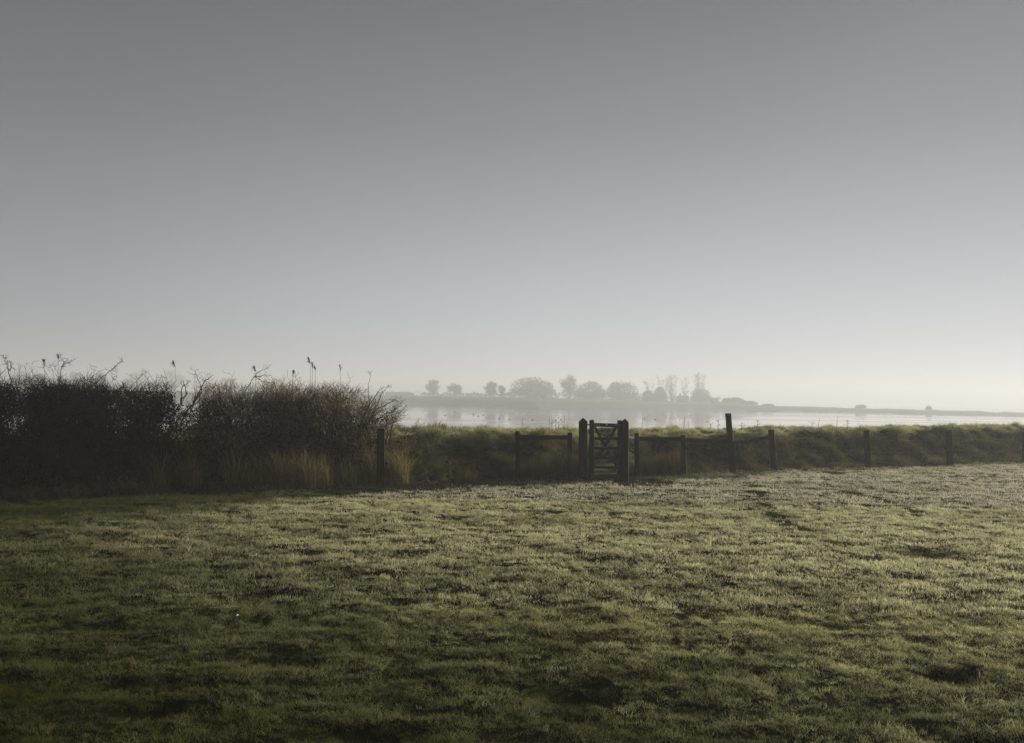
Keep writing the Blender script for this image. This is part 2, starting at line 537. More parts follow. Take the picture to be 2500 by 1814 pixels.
fx, fy = [], []
for p in prints:
    q = rng.uniform(-1, 1, (90, 2)); q = q[(q ** 2).sum(1) < 1]
    fx.append(p.x + q[:, 0] * .13); fy.append(p.y + q[:, 1] * .25)
fx = np.concatenate(fx); fy = np.concatenate(fy); nf = len(fx)
scatter('footprint_grass', 'near', np.stack([fx, fy, ground_z(fx, fy)], 1), rng.uniform(.55, .8, nf), np.zeros(nf), rng.uniform(0, .15, nf),
        'trail of green footprints trodden through the frost right of the gate', 'footprints')

# bank grass
n = int(36 * 6.5 * 190)
t = rng.uniform(-9, 27, n); s = rng.uniform(.0, 6.5, n)
x = P0[0] + t * U[0] + s * N[0]; y = P0[1] + t * U[1] + s * N[1]
k = (rng.random(n) < (.35 + .65 * sst(0, .5, s))) & ~((t < -4.5) & (rng.random(n) < .5))
x, y, s, t = x[k], y[k], s[k], t[k]
z = ground_z(x, y)
cl = fbm(t * 1.3 + 7, s * 1.5, 3)
sc = np.clip(.62 + .80 * cl + rng.normal(0, .2, len(x)), .2, 1.9) * (1 - .42 * sst(1.6, 2.4, s))
top = sst(1.2, 2.1, s)
fr = np.clip((.05 + .85 * top) * (.75 + .9 * fbm(t * 1.9, s * 1.9 + 3, 3)) + rng.normal(0, .08, len(x)), 0, .9)  # frost, heavier on top to paint the crest's pale backlit rim
dr = np.clip(.30 + .55 * fbm(t * .7 + 21, s * .9, 3) + .3 * (1 - sst(0, .9, s)) + rng.normal(0, .15, len(x)), 0, 1)
dr = dr * (1 - .5 * top)
gp = (x / y > .072) & (x / y < .128)
fr = np.where(gp, np.clip(.35 + .5 * fbm(t * 2, s * 4, 2), 0, 1), fr); dr = np.where(gp, dr * .3, dr); sc = np.where(gp, np.clip(sc, .2, .7), sc)
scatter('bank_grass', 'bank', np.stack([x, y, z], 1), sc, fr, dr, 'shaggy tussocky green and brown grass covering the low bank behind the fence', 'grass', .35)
# marsh grass behind
n = int(42 * 4.5 * 120)
t = rng.uniform(-12, 30, n); s = rng.uniform(5.6, 10, n)
x = P0[0] + t * U[0] + s * N[0]; y = P0[1] + t * U[1] + s * N[1]
w = 1 - .62 * sst(1.5, 7, t)
sc = np.clip((.75 + .4 * fbm(t * .9, s * .9, 2) + rng.normal(0, .15, n)) * w, .2, 1.6)
scatter('marsh_grass', 'marsh', np.stack([x, y, ground_z(x, y)], 1), sc, np.clip(.12 + rng.normal(0, .08, n), 0, 1), rng.uniform(0, 1, n),
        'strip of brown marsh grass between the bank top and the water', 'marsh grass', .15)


# ------------------------------------------------------------------ dry grass clumps
def blade_clump(name, loc, label, group, n, rad, h0, h1, w, lean=.35, dry=.5, depth=.7, cat='dry grass', stalks=0, mat=None):
    v = []; f = []; tip = []; dr = []
    for b in range(n):
        r = math.sqrt(random.random()); a = random.uniform(0, 6.283)
        x, y = r * math.cos(a) * rad, r * math.sin(a) * rad * depth
        h = random.uniform(h0, h1) * (1.1 - .45 * r * r); ld = random.gauss(2.6, 1.6); le = lean * h * random.uniform(.1, 1.4) + .1 * r * h
        if random.random() < .12: le *= 2.2; h *= .8
        ww = w * random.uniform(.6, 1.3)
        fa = random.uniform(0, 6.283); wx, wy = math.cos(fa) * ww / 2, math.sin(fa) * ww / 2
        zz = float(ground_z(loc[0] + x, loc[1] + y)) - loc[2] - .02
        dd = min(1, max(0, random.gauss(dry, .34)))
        n0 = len(v); S = 4
        for sg in range(S):
            t = sg / S; k2 = t ** 2 * le; q = 1 - .5 * t
            cx = x + math.cos(ld) * k2; cy = y + math.sin(ld) * k2; cz = zz + h * t * (1 - .12 * t * le / h)
            v += [(cx - wx * q, cy - wy * q, cz), (cx + wx * q, cy + wy * q, cz)]; tip += [t, t]; dr += [dd, dd]
        v.append((x + math.cos(ld) * le, y + math.sin(ld) * le, zz + h * (1 - .22 * le / h))); tip.append(1); dr.append(dd)
        for sg in range(S - 1):
            o = n0 + sg * 2; f.append((o, o + 1, o + 3, o + 2))
        o = n0 + (S - 1) * 2; f.append((o, o + 1, o + 2))
    ob = link_mesh(name, v, f, mat or M['dry_blade'])
    me = ob.data
    for nm, arr in (('tip', tip), ('dry', dr), ('frost', [0] * len(v))):
        a = me.attributes.new(nm, 'FLOAT', 'POINT'); a.data.foreach_set('value', arr)
    ob.location = loc
    return tag(ob, label, cat, group)


def gpt(px, D, ds=0.0):
    p = at(px, 1100, D)
    return (p.x, D, float(ground_z(p.x, D)))


def fence_D(px):
    a = (CR @ Vector(((px - 1250) / FPX, -.09, -1)))
    a = a.x / a.y
    return P0[1] / (1 - .607 * a)


G1 = 'dry grass clumps along the hedge foot'
for px, dD, n, rad, h0, h1, lb in [
    (968, .2, 520, .26, .55, .98, 'tall golden dry grass clump just right of the lone square post by the hedge'),
    (895, .25, 420, .30, .5, 1.0, 'tall dry grass clump just left of the lone square post by the hedge'),
    (840, .1, 300, .26, .35, .75, 'dry grass clump at the hedge foot, second to the left of the lone post'),
    (785, -.05, 340, .22, .4, .8, 'narrow upright dry grass clump leaning right at the hedge foot'),
    (742, -.1, 420, .26, .45, .92, 'brightest golden dry grass clump in the middle of the hedge foot'),
    (690, -.05, 420, .28, .45, .88, 'wide dry grass clump just left of the brightest clump at the hedge foot'),
    (630, .0, 260, .24, .4, .85, 'dim dry grass clump under the middle of the hedge'),
    (575, .05, 220, .2, .5, 1.05, 'thin tall dry grass clump under the middle hedge bush'),
    (470, .1, 200, .2, .4, .9, 'dark dry grass clump under the gap in the hedge'),
    (395, .1, 180, .16, .4, .85, 'dark dry grass clump left of the gap in the hedge')]:
    D = fence_D(px) + dD
    blade_clump('dry_grass_clump', gpt(px, D), lb, G1, n, rad, h0, h1, .007, .34, .50)
G2 = 'brown grass clumps around the gate'
for px, dD, n, rad, h0, h1, lb in [
    (1310, .15, 380, .30, .3, .55, 'brown grass clump under the rail left of the gate'),
    (1350, .05, 520, .30, .35, .68, 'dense brown grass clump under the right end of the short rail'),
    (1395, -.1, 620, .30, .4, .72, 'tall dark brown grass clump against the left gate post'),
    (1425, -.35, 420, .22, .3, .62, 'brown grass clump spilling in front of the left gate post'),
    (1580, .0, 420, .25, .3, .55, 'dark brown grass clump right of the gate behind the mud'),
    (1620, .0, 520, .30, .35, .66, 'wide brown grass clump below the rail right of the gate'),
    (1655, .05, 420, .24, .35, .7, 'brown grass clump around the foot of the short rail post right of the gate'),
    (1540, .3, 200, .2, .2, .45, 'small brown grass clump just behind the right gate post'),
    (1275, .2, 200, .22, .2, .42, 'short brown grass clump at the foot of the left rail post')]:
    D = fence_D(px) + dD
    blade_clump('brown_grass_clump', gpt(px, D), lb, G2, n, rad, h0, h1, .0075, .34, .30, mat=M['brown_blade'])
# low weeds at the foot of the dark hedge
G3 = 'low weeds at the hedge foot'
for i, (px, lb) in enumerate([(60, 'leftmost dark low weed clump under the hedge'), (170, 'dark low weed clump second from left under the hedge'),
                              (290, 'dark low weed clump under the left half of the hedge'), (340, 'dark low rounded weed clump left of the hedge gap'),
                              (520, 'rounded low weed clump under the hedge just right of the gap'), (610, 'low dark weed clump between the gap and the golden grass')]):
    D = fence_D(px) - .35
    blade_clump('low_weed_clump', gpt(px, D), lb, G3, 420, .42, .12, .32, .012, .9, .05, .6, 'weeds', mat=M['weed_blade'])

# ------------------------------------------------------------------ hedge
def bush(base_px, wid, D, h, label, n_stem, dense, seed, mat_t, right_open=False, spikes=6, solid=1.5):
    random.seed(seed)
    p = at(base_px, 1150, D); base = Vector((p.x, D, 0))
    root = empty('hedge_bush', base, label, 'hedge bush', 'bushes forming the hedge')
    st_, tw, lv = MB(), MB(), MB()
    ends = []
    for i in range(n_stem):
        a = random.uniform(-1, 1); b = random.uniform(-.35, .75)
        o = Vector((a * wid * .42 * U[0] + b * N[0], a * wid * .42 * U[1] + b * N[1], 0))
        sp = random.gauss(0, .22) + a * (.20 if not right_open else .34)
        hh = h * random.uniform(.72, .98)
        if right_open: hh *= 1 - .28 * max(0, a) ** 2
        e = o + Vector((sp * U[0] * hh + random.gauss(0, .18), sp * U[1] * hh + random.gauss(0, .2), hh))
        pts = wig(o, e, 7, .035)
        st_.tube(pts, [.016 * (1 - .75 * j / 7) + .002 for j in range(8)], 4)
        # side branches
        for j in range(12):
            f = random.uniform(.18, 1.0) ** .6
            q = pts[min(7, int(f * 7))]
            az = random.uniform(0, 6.283); L = random.uniform(.22, .55) * (1.15 - .35 * f)
            d = Vector((math.cos(az), math.sin(az), random.uniform(.15, 1.3))).normalized()
            e2 = q + d * L
            if e2.z > h * 1.06: e2.z = h * random.uniform(.93, 1.06)
            sub = wig(q, e2, 4, .05)
            tw.tube(sub, [.005, .0044, .0036, .0028, .0016], 3)
            for m_ in range(dense):
                q2 = sub[random.randint(1, 4)]
                d2 = (d * .7 + Vector((random.gauss(0, .7), random.gauss(0, .7), random.gauss(.25, .6)))).normalized()
                e3 = q2 + d2 * random.uniform(.07, .24)
                sb = wig(q2, e3, 2, .10)
                tw.tube(sb, [.0028, .0022, .0012], 3)
                if random.random() < .5:
                    d3 = Vector((random.gauss(0, 1), random.gauss(0, 1), random.gauss(.3, 1))).normalized()
                    tw.tube([sb[1], sb[1] + d3 * random.uniform(.04, .1)], [.0024, .0012], 3)
    # spikes that stand out of the top
    for i in range(spikes):
        a = random.uniform(-1, 1)
        o = Vector((a * wid * .48 * U[0], a * wid * .48 * U[1], h * .85))
        L = random.uniform(.05, .26)
        e = o + Vector((random.gauss(0, .14), random.gauss(0, .1), h * .15 + L))
        tw.tube(wig(o, e, 5, .03), [.004, .0036, .0032, .0028, .002, .0012], 3)
        for q in range(4):
            g = o.lerp(e, random.uniform(.5, 1)); dd = Vector((random.gauss(0, 1), random.gauss(0, .6), random.uniform(.2, 1.2))).normalized()
            tw.tube(wig(g, g + dd * random.uniform(.06, .18), 2, .12), [.0032, .0028, .0015], 3)
    for i in range(int(1500 * wid * (0 if solid == .35 else 1 if not right_open else .35))):
        a = random.uniform(-1, 1); b = random.uniform(-.35, .75)
        hh = h * (1 + .05 * float(noise(a * wid * 2.5 + seed, 1.5)))
        if right_open: hh *= 1 - .25 * max(0, a)
        o = Vector((a * wid * .5 * U[0] + b * N[0], a * wid * .5 * U[1] + b * N[1], hh * random.uniform(.66, .97)))
        d = Vector((random.gauss(0, .6), random.gauss(0, .5), random.uniform(.2, 1.3))).normalized()
        tw.tube(wig(o, o + d * random.uniform(.08, .22), 2, .08), [.0028, .0022, .0010], 3)
    # old leaves and ivy held inside, thinning towards the top
    nl = int(11500 * solid * wid)
    for i in range(nl):
        a = random.uniform(-1, 1); b = random.uniform(-.35, .85); zz = random.random() ** .8 * h * .93
        keep = 1 - max(0, (zz - h * (.52 if mat_t is not M['bark'] or solid < 1 else .68)) / (h * .36)) ** 1.0
        if right_open: keep *= 1 - .9 * max(0, a - .25) / .75
        keep *= .55 + .8 * float(noise(a * wid * 1.6 + seed, zz * 2.2))
        if random.random() > keep: continue
        c = Vector((a * wid * .52 * U[0] + b * N[0], a * wid * .52 * U[1] + b * N[1], zz))
        lv.card(c, random.uniform(.014, .034))
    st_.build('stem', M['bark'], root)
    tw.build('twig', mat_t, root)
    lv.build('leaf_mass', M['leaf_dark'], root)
    return root


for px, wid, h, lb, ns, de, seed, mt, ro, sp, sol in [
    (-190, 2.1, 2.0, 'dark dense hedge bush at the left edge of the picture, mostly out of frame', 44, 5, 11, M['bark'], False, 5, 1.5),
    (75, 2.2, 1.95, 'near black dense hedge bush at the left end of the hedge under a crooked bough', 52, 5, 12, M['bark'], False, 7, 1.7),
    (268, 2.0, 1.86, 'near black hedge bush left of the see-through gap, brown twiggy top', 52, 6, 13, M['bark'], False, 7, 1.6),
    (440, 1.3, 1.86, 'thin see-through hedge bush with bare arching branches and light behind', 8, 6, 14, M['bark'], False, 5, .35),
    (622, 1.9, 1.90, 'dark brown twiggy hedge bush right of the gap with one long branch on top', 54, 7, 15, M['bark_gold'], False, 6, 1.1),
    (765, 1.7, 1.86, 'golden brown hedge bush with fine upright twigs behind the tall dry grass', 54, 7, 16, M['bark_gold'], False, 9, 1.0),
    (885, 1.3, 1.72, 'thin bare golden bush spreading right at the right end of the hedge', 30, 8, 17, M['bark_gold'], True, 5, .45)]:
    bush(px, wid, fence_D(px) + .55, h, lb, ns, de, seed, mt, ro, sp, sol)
random.seed(99)


def limb_bush(paths, base_px, D, label, mat, thick):
    """single long bare boughs whose line shows in the photo; each point is (pixel x, pixel y)."""
    p = at(base_px, 1150, D); base = Vector((p.x, D, 0))
    root = empty('bare_bough', base, label, 'bough')
    b, t = MB(), MB()
    for path in paths:
        pts = [at(x, y, D + .12 * math.sin(i * 1.7)) - base for i, (x, y) in enumerate(path)]
        fine = []
        for i in range(len(pts) - 1):
            for k in range(4):
                fine.append(pts[i].lerp(pts[i + 1], k / 4) + Vector((random.gauss(0, .008), random.gauss(0, .02), random.gauss(0, .008))))
        fine.append(pts[-1]); n = len(fine)
        b.tube(fine, [thick * (1 - .85 * i / n) + .0012 for i in range(n)], 5)
        for q in range(int(n * .7)):
            i = random.randint(n // 4, n - 1)
            d = Vector((random.gauss(0, 1), random.gauss(0, .8), random.gauss(.4, .8))).normalized()
            e = fine[i] + d * random.uniform(.04, .15)
            w = wig(fine[i], e, 3, .09); t.tube(w, [.0030, .0026, .0020, .0012], 3)
            for _ in range(2):
                t.tube([w[2], w[2] + Vector((random.gauss(0, 1), random.gauss(0, 1), random.gauss(.3, 1))).normalized() * random.uniform(.03, .08)], [.0024, .0012], 3)
    b.build('branch', mat, root); t.build('twig', mat, root)
    return root


limb_bush([[(28, 935), (22, 905), (12, 880), (9, 866)], [(22, 905), (27, 895), (24, 880)]], 28, 15.9, 'crooked bare bough standing up out of the far left of the hedge', M['bark'], .007)
limb_bush([[(143, 930), (152, 895), (165, 885), (176, 880)], [(152, 895), (156, 885), (152, 878)]], 143, 16.2, 'forked bare bough with bud tips above the left half of the hedge', M['bark'], .006)
limb_bush([[(215, 950), (245, 925), (270, 905), (290, 887), (301, 882)]], 215, 16.6, 'long bare bough slanting up to the right above the left half of the hedge', M['bark'], .007)
limb_bush([[(405, 1150), (415, 1030), (400, 990), (405, 950), (395, 920)], [(415, 1035), (440, 985), (445, 945), (466, 930)], [(425, 1035), (470, 990), (492, 955), (485, 930), (476, 905)],
           [(470, 990), (500, 930), (520, 915)], [(440, 985), (455, 960), (448, 930)]], 415, 17.2, 'stout dark forked bough crossing the light gap in the hedge', M['bark'], .012)
limb_bush([[(600, 955), (620, 920), (635, 905), (655, 900)], [(620, 920), (640, 918), (662, 916)], [(620, 920), (640, 930), (670, 936)]], 600, 17.6, 'bare bough with long side twigs on top of the middle of the hedge', M['bark_gold'], .007)
limb_bush([[(905, 1060), (915, 1000), (930, 965), (940, 950), (948, 946)], [(915, 1005), (945, 985), (965, 975), (978, 985)], [(912, 1030), (940, 1012), (965, 1000), (980, 990), (978, 978)],
           [(925, 1045), (955, 1035), (975, 1025), (988, 1017)], [(900, 1020), (902, 980), (898, 950), (905, 910)], [(930, 1030), (950, 1010), (975, 1002)]], 912, 19.2,
          'wiry bare bough fanning out to the right over the lone square post', M['bark_gold'], .010)

# reeds above the hedge
for px, ytop, hl, lean, lb in [
    (424, 880, 15, -1, 'dark feathery reed plume drooping left, high above the hedge gap'),
    (106, 878, 12, 0, 'small reed head above the dark left end of the hedge'),
    (141, 865, 13, 0, 'tallest reed head above the dark left part of the hedge'),
    (621, 893, 13, -1, 'reed plume above the middle of the hedge beside the bare bough'),
    (714, 905, 8, 1, 'low bent reed head leaning right above the hedge'),
    (754, 872, 17, -1, 'tallest reed plume above the right part of the hedge'),
    (761, 885, 12, 0, 'thin reed head just right of the tallest reed plume'),
    (768, 895, 9, 0, 'short dark reed head in the group of three above the hedge'),
    (829, 890, 16, 0, 'rightmost reed plume above the hedge')]:
    D = fence_D(px) + .5
    base = Vector((at(px, 1000, D).x, D, 0))
    top = at(px, ytop, D); neck = at(px + 2 - lean * 2, ytop + hl, D)
    r = empty('reed', base, lb, 'reed', 'reeds growing up through the hedge')
    s_ = MB(); s_.tube([v - base for v in (Vector((base.x + .03, D, 0)), base.lerp(neck, .5) + Vector((.02, 0, 0)), neck, neck.lerp(top, .6))], [.004, .0035, .0026, .0015], 4)
    s_.build('stem', M['reed'], r)
    h_ = MB()
    for k in range(46):
        f = random.random()
        c = neck.lerp(top, f) - base
        d = Vector((lean * random.uniform(.3, 1.3) + random.gauss(0, .25), random.gauss(0, .4), random.gauss(.5, .5))).normalized()
        w = (.028 + .03 * math.sin(math.pi * min(1, f + .1))) * random.uniform(.5, 1.3)
        h_.tube([c, c + d * w * .6, c + d * w + Vector((lean * .006, 0, -.008))], [.0022, .003, .001], 3)
    h_.build('plume', M['plume'], r)

# dead stalks on the bank top
STK = 'dead stalks on the bank top'
for px, yt, yb, kind, lb in [
    (1273, 1018, 1050, 0, 'faint thin bare stalk against the water above the left rail post'),
    (1339, 1022, 1052, 0, 'thick bare stalk against the water left of the gate'),
    (1348, 1026, 1050, 1, 'dead flower stalk with seed heads just right of the thick bare stalk'),
    (1357, 1022, 1052, 1, 'tallest dead flower stalk with several seed heads left of the gate'),
    (1364, 1030, 1051, 1, 'short dead flower stalk with side heads left of the gate'),
    (1375, 1014, 1050, 0, 'tall thin bare stalk just left of the gate post'),
    (1505, 1018, 1050, 0, 'thin bare stalk behind the gate'),
    (1566, 1020, 1050, 0, 'thin upright stalk right of the gate against the water'),
    (1668, 1018, 1048, 0, 'thin curved stalk between the gate and the tall leaning post'),
    (1681, 1012, 1050, 0, 'taller of the two thin stalks midway between gate and tall leaning post'),
    (1734, 1034, 1050, 1, 'small seed head stalk left of the tall leaning post'),
    (1754, 1024, 1050, 1, 'drooping seed head stalk just left of the tall leaning post'),
    (1811, 1030, 1050, 1, 'seed head stalk right of the tall leaning post'),
    (1849, 1028, 1050, 1, 'branching seed head stalk left of the square topped post'),
    (1982, 1030, 1049, 1, 'seed head stalk above the middle of the right bank'),
    (1998, 1020, 1048, 0, 'tall thin stalk above the right bank'),
    (2042, 1014, 1046, 0, 'tallest thin slanting stalk above the right bank'),
    (2068, 1028, 1046, 1, 'small seed head stalk right of the tallest slanting stalk')]:
    D = fence_D(px) + 4.6
    b0 = at(px, yb, D); gz = float(ground_z(b0.x, D)); base = Vector((b0.x, D, gz))
    top = at(px + (3 if kind == 0 else 0), yt, D)
    r = empty('dead_stalk', base, lb, 'stalk', STK)
    s_ = MB(); s_.tube([v - base for v in wig(base, top, 5, .012)], [.0065, .006, .0055, .005, .004, .003], 4)
    s_.build('stem', M['reed'] if kind == 0 else M['plume'], r)
    if kind:
        for q in range(5):
            f = random.uniform(.45, 1); c = base.lerp(top, f) - base
            e = c + Vector((random.uniform(-.09, .09), random.uniform(-.05, .05), random.uniform(.02, .07)))
            h_ = MB(); h_.tube([c, e], [.003, .003], 3)
            for w in range(7):
                h_.card(e + Vector((random.gauss(0, .014), random.gauss(0, .014), random.gauss(0, .008))), .010)
            h_.build('seed_head', M['plume'], r)

# ------------------------------------------------------------------ fence and gate
def post_mesh(mb, b, t, w, d, cap, seed, n=12):
    rd = random.Random(seed)
    ax = (t - b); H = ax.length; ax.normalize()
    sx = Vector((1, 0, 0)); sx = (sx - ax * sx.dot(ax)).normalized(); sy = ax.cross(sx)
    n0 = len(mb.v); c = .12
    ring = [(-1, -1 + c * 2), (-1 + c, -1), (1 - c, -1), (1, -1 + c * 2), (1, 1 - c), (1 - c, 1), (-1 + c, 1), (-1, 1 - c)]
    ph = rd.uniform(0, 9)
    lev = [i / n for i in range(n + 1)]
    rows = [(-.25 / H, 1)] + [(f, 1) for f in lev]
    if cap == 'pyramid':
        rows = [(-.25 / H, 1)] + [(f * (1 - .075 / H), 1) for f in lev] + [(1, .08)]
    elif cap == 'round':
        rows = [(f * (1 - .03 / H), 1) for f in lev] + [(1 - .01 / H, .85), (1, .5)]
    else:
        rows += [(1 + .006 / H, .93)]
    for f, k in rows:
        for j, (x, y) in enumerate(ring):
            jx = x * w / 2 * k * (1 + .035 * math.sin(f * 7 + ph + j)) + rd.gauss(0, .0018)
            jy = y * d / 2 * k + rd.gauss(0, .0018)
            mb.v.append(b + ax * (H * f + (rd.gauss(0, .003) if f >= 1 and cap == 'flat' else 0)) + sx * jx + sy * jy)
    m_ = len(rows)
    for i in range(m_ - 1):
        for j in range(8):
            j2 = (j + 1) % 8
            mb.f.append((n0 + i * 8 + j, n0 + i * 8 + j2, n0 + (i + 1) * 8 + j2, n0 + (i + 1) * 8 + j))
    mb.f.append(tuple(n0 + (m_ - 1) * 8 + j for j in range(8)))
    mb.f.append(tuple(n0 + 7 - j for j in range(8)))


def bar_mesh(mb, p, q, h, th, seed, n=8):
    """a sawn rail from p to q, h tall, th deep, slightly wavy edges."""
    rd = random.Random(seed)
    ax = (q - p); L = ax.length; ax.normalize()
    up = Vector((0, 0, 1)); up = (up - ax * up.dot(ax)).normalized(); sd = ax.cross(up)
    c = .14; n0 = len(mb.v)
    ring = [(-1, -1 + c), (-1 + c, -1), (1 - c, -1), (1, -1 + c), (1, 1 - c), (1 - c, 1), (-1 + c, 1), (-1, 1 - c)]
    ph = rd.uniform(0, 6)
    for i in range(n + 1):
        f = i / n
        o = up * (.004 * math.sin(f * 5 + ph)) * min(1, L)
        for (x, y) in ring:
            mb.v.append(p + ax * (L * f) + o + sd * (x * th / 2 + rd.gauss(0, .0008)) + up * (y * h / 2 + rd.gauss(0, .0012)))
    for i in range(n):
        for j in range(8):
            j2 = (j + 1) % 8
            mb.f.append((n0 + i * 8 + j, n0 + (i + 1) * 8 + j, n0 + (i + 1) * 8 + j2, n0 + i * 8 + j2))
    mb.f.append(tuple(n0 + j for j in range(8)))
    mb.f.append(tuple(n0 + n * 8 + 7 - j for j in range(8)))


def post_pts(xt, yt, xb, D):
    t = at(xt, yt, D); b = at(xb, 1150, D); b = Vector((b.x, D, float(ground_z(b.x, D)) - .02))
    b.y = D
    return b, t


def add_post(xt, yt, xb, D, wpx, seed, cap='flat', dpt=None, parent=None, name='post', label=None, cat=None, group=None):
    b, t = post_pts(xt, yt, xb, D)
    w = wpx / FPX * D
    mb = MB(); post_mesh(mb, b, t, w, dpt or w, cap, seed)
    loc = parent.location if parent else b
    rel(mb, loc)
    o = mb.build(name, M['wood'], parent)
    if not parent:
        o.location = b; tag(o, label, cat, group)
    return o


LONE = 'single fence posts'
add_post(929.5, 1048, 931, 18.75, 18, 1, name='fence_post', label='thick square dark post standing alone at the right end of the hedge', cat='post', group=LONE).rotation_euler.z = R(13)
add_post(2116, 1052, 2119, fence_D(2116) - .1, 12, 2, name='fence_post', label='lone slim post standing against the right bank, next after the broken rail', cat='post', group=LONE)
add_post(2316, 1052, 2320, fence_D(2316) - .1, 12, 3, name='fence_post', label='lone hazy post standing against the far right bank', cat='post', group=LONE)
add_post(2504, 1055, 2504, fence_D(2504) - .1, 13, 4, name='fence_post', label='post cut off by the right edge of the picture', cat='post', group=LONE)

# short left fence
D2 = fence_D(1262) - .05; D3 = fence_D(1391) - .0
root = empty('fence', at(1325, 1165, D2), 'short low fence of two posts and one rail left of the gate', 'fence')
root.location.z = 0
bpy.context.view_layer.update()
add_post(1263, 1054, 1266, D2, 11.2, 5, parent=root)
add_post(1391.5, 1057, 1391, D3, 11.2, 6, parent=root)
mb = MB(); bar_mesh(mb, at(1258, 1067, D2 - .075), at(1394, 1068, D3 - .075), 10.5 / FPX * D2, .045, 7)
rel(mb, root.location).build('rail', M['wood'], root)

# right fence with four posts and the broken rail
root = empty('fence', (at(1700, 1150, 23.6).x, 23.6, 0), 'low fence right of the gate with a tall leaning post and a broken sagging rail', 'fence')
Dp = [fence_D(1554) - .1, fence_D(1667) - .1, fence_D(1777) - .15, fence_D(1883) - .1]
add_post(1554, 1058, 1555, Dp[0], 10.5, 8, parent=root)
add_post(1667, 1063.5, 1669, Dp[1], 10.5, 9, parent=root)
o = add_post(1777.5, 1010, 1790, Dp[2], 12.6, 10, parent=root); o['label'] = 'tall post leaning left'
add_post(1882.5, 1050, 1891, Dp[3], 13, 11, parent=root)


def rail(a, b, h, seed, label=None, par=root, th=.04):
    mb = MB(); bar_mesh(mb, a, b, h, th, seed); o = rel(mb, par.location).build('rail', M['wood'], par)
    if label: o['label'] = label


rail(at(1557, 1071.5, Dp[0] + .075), at(1670, 1073, Dp[1] + .075), .10, 12)
rail(at(1662, 1074, Dp[1] - .07), at(1780, 1077.5, Dp[2] + .08), .10, 13)
rail(at(1783, 1078, Dp[2] - .085), at(1826, 1079, Dp[2] + .35), .09, 14, 'broken rail end')
rail(at(1816, 1080, Dp[2] + .31), at(1882, 1066.5, Dp[3] - .09), .085, 15, 'broken rail slanting upward')
rail(at(1530, 1067.5, 21.5), at(1553, 1068.5, Dp[0] + .08), .045, 16)
rail(at(1534, 1094, 21.6), at(1553, 1108, Dp[0] + .1), .05, 17)

wp = [Vector((at(1888, 1100, Dp[3]).x, Dp[3] - .09, 0))] + [Vector((at(px, 1100, fence_D(px) - .1).x, fence_D(px) - .18, 0)) for px in (2118, 2318, 2504, 2760)]
for hz, lb in ((.78, 'upper wire strand strung between the posts along the right bank'), (.45, 'lower wire strand strung between the posts along the right bank')):
    mb = MB(); pts = []
    for a_, b_ in zip(wp[:-1], wp[1:]):
        for q in range(6):
            f = q / 6; pts.append(a_.lerp(b_, f) + Vector((0, 0, hz - .05 * math.sin(math.pi * f))))
    pts.append(wp[-1] + Vector((0, 0, hz)))
    loc = Vector(wp[0]); mb.tube(pts, .0035, 5); rel(mb, loc)
    o = mb.build('fence_wire', M['iron'], None, True); o.location = loc
    tag(o, lb, 'wire', 'wires along the right bank')

# gate posts
GD = 21.0
add_post(1424, 1020.5, 1424, GD + .12, 20.4, 20, 'pyramid', .18, name='gate_post', label='thick left gate post with a pyramid top, its foot hidden by brown grass', cat='gate post', group='pair of gate posts')
o = add_post(1525.7, 1022.3, 1525.5, GD - .06, 17.8, 21, 'pyramid', .17, name='gate_post', label='thick right gate post with a pyramid top, its foot clear on the lawn', cat='gate post', group='pair of gate posts')

gb = at(1478, 1160, GD); gloc = Vector((gb.x, GD, 0))
gate = empty('wooden_gate', gloc, 'small wooden wicket gate with crossed braces between the two thick posts', 'gate')


def gpart(name, mb, mat, par=gate):
    return rel(mb, gloc).build(name, mat, par)


def stile(x0, x1, yt, yb, D, seed):
    mb = MB(); t = at((x0 + x1) / 2, yt, D); b = at((x0 + x1) / 2, yb, D); b.x = b.x
    post_mesh(mb, b, t, (x1 - x0) / FPX * D, .07, 'round', seed)
    return gpart('stile', mb, M['wood'])


stile(1439, 1450.3, 1024.8, 1156, GD, 30)
stile(1507.5, 1518.5, 1026, 1158, GD, 31)


def grail(yc, hpx, D, seed, mat='wood', x0=1449, x1=1509):
    mb = MB(); bar_mesh(mb, at(x0, yc, D), at(x1, yc + 1, D), hpx / FPX * D, .028, seed)
    return gpart('rail', mb, M[mat])


grail(1037.3, 8.8, GD, 32)
for i, (yc, hh) in enumerate([(1070, 5.8), (1093.5, 5.6), (1117.5, 6.4), (1140.5, 6.4)]):
    grail(yc, hh, GD + .012, 33 + i)
o = grail(1151.5, 3.6, GD + .02, 38, 'wood_pale'); o['label'] = 'pale worn bottom rail'
for i, (a, b) in enumerate([((1452, 1042), (1506.5, 1141)), ((1505.5, 1041), (1459, 1119))]):
    mb = MB(); pa = at(*a, GD - .022 - .026 * (1 - i)); pb = at(*b, GD - .022 - .026 * (1 - i))
    bar_mesh(mb, pa, pb, 6.2 / FPX * GD, .024, 40 + i); gpart('brace', mb, M['wood'])
# straps, hinge pin, latch, disc and bolts
for i, (x0, x1) in enumerate([(1441, 1465), (1501, 1518)]):
    mb = MB(); bar_mesh(mb, at(x0, 1037.2, GD - .041 if i == 0 else GD - .041), at(x1, 1037.6, GD - .041), .045, .006, 44 + i); gpart('strap', mb, M['iron'])
mb = MB(); bar_mesh(mb, at(1433, 1037, GD + .0), at(1441, 1037, GD), .035, .03, 47); gpart('hinge', mb, M['iron'])


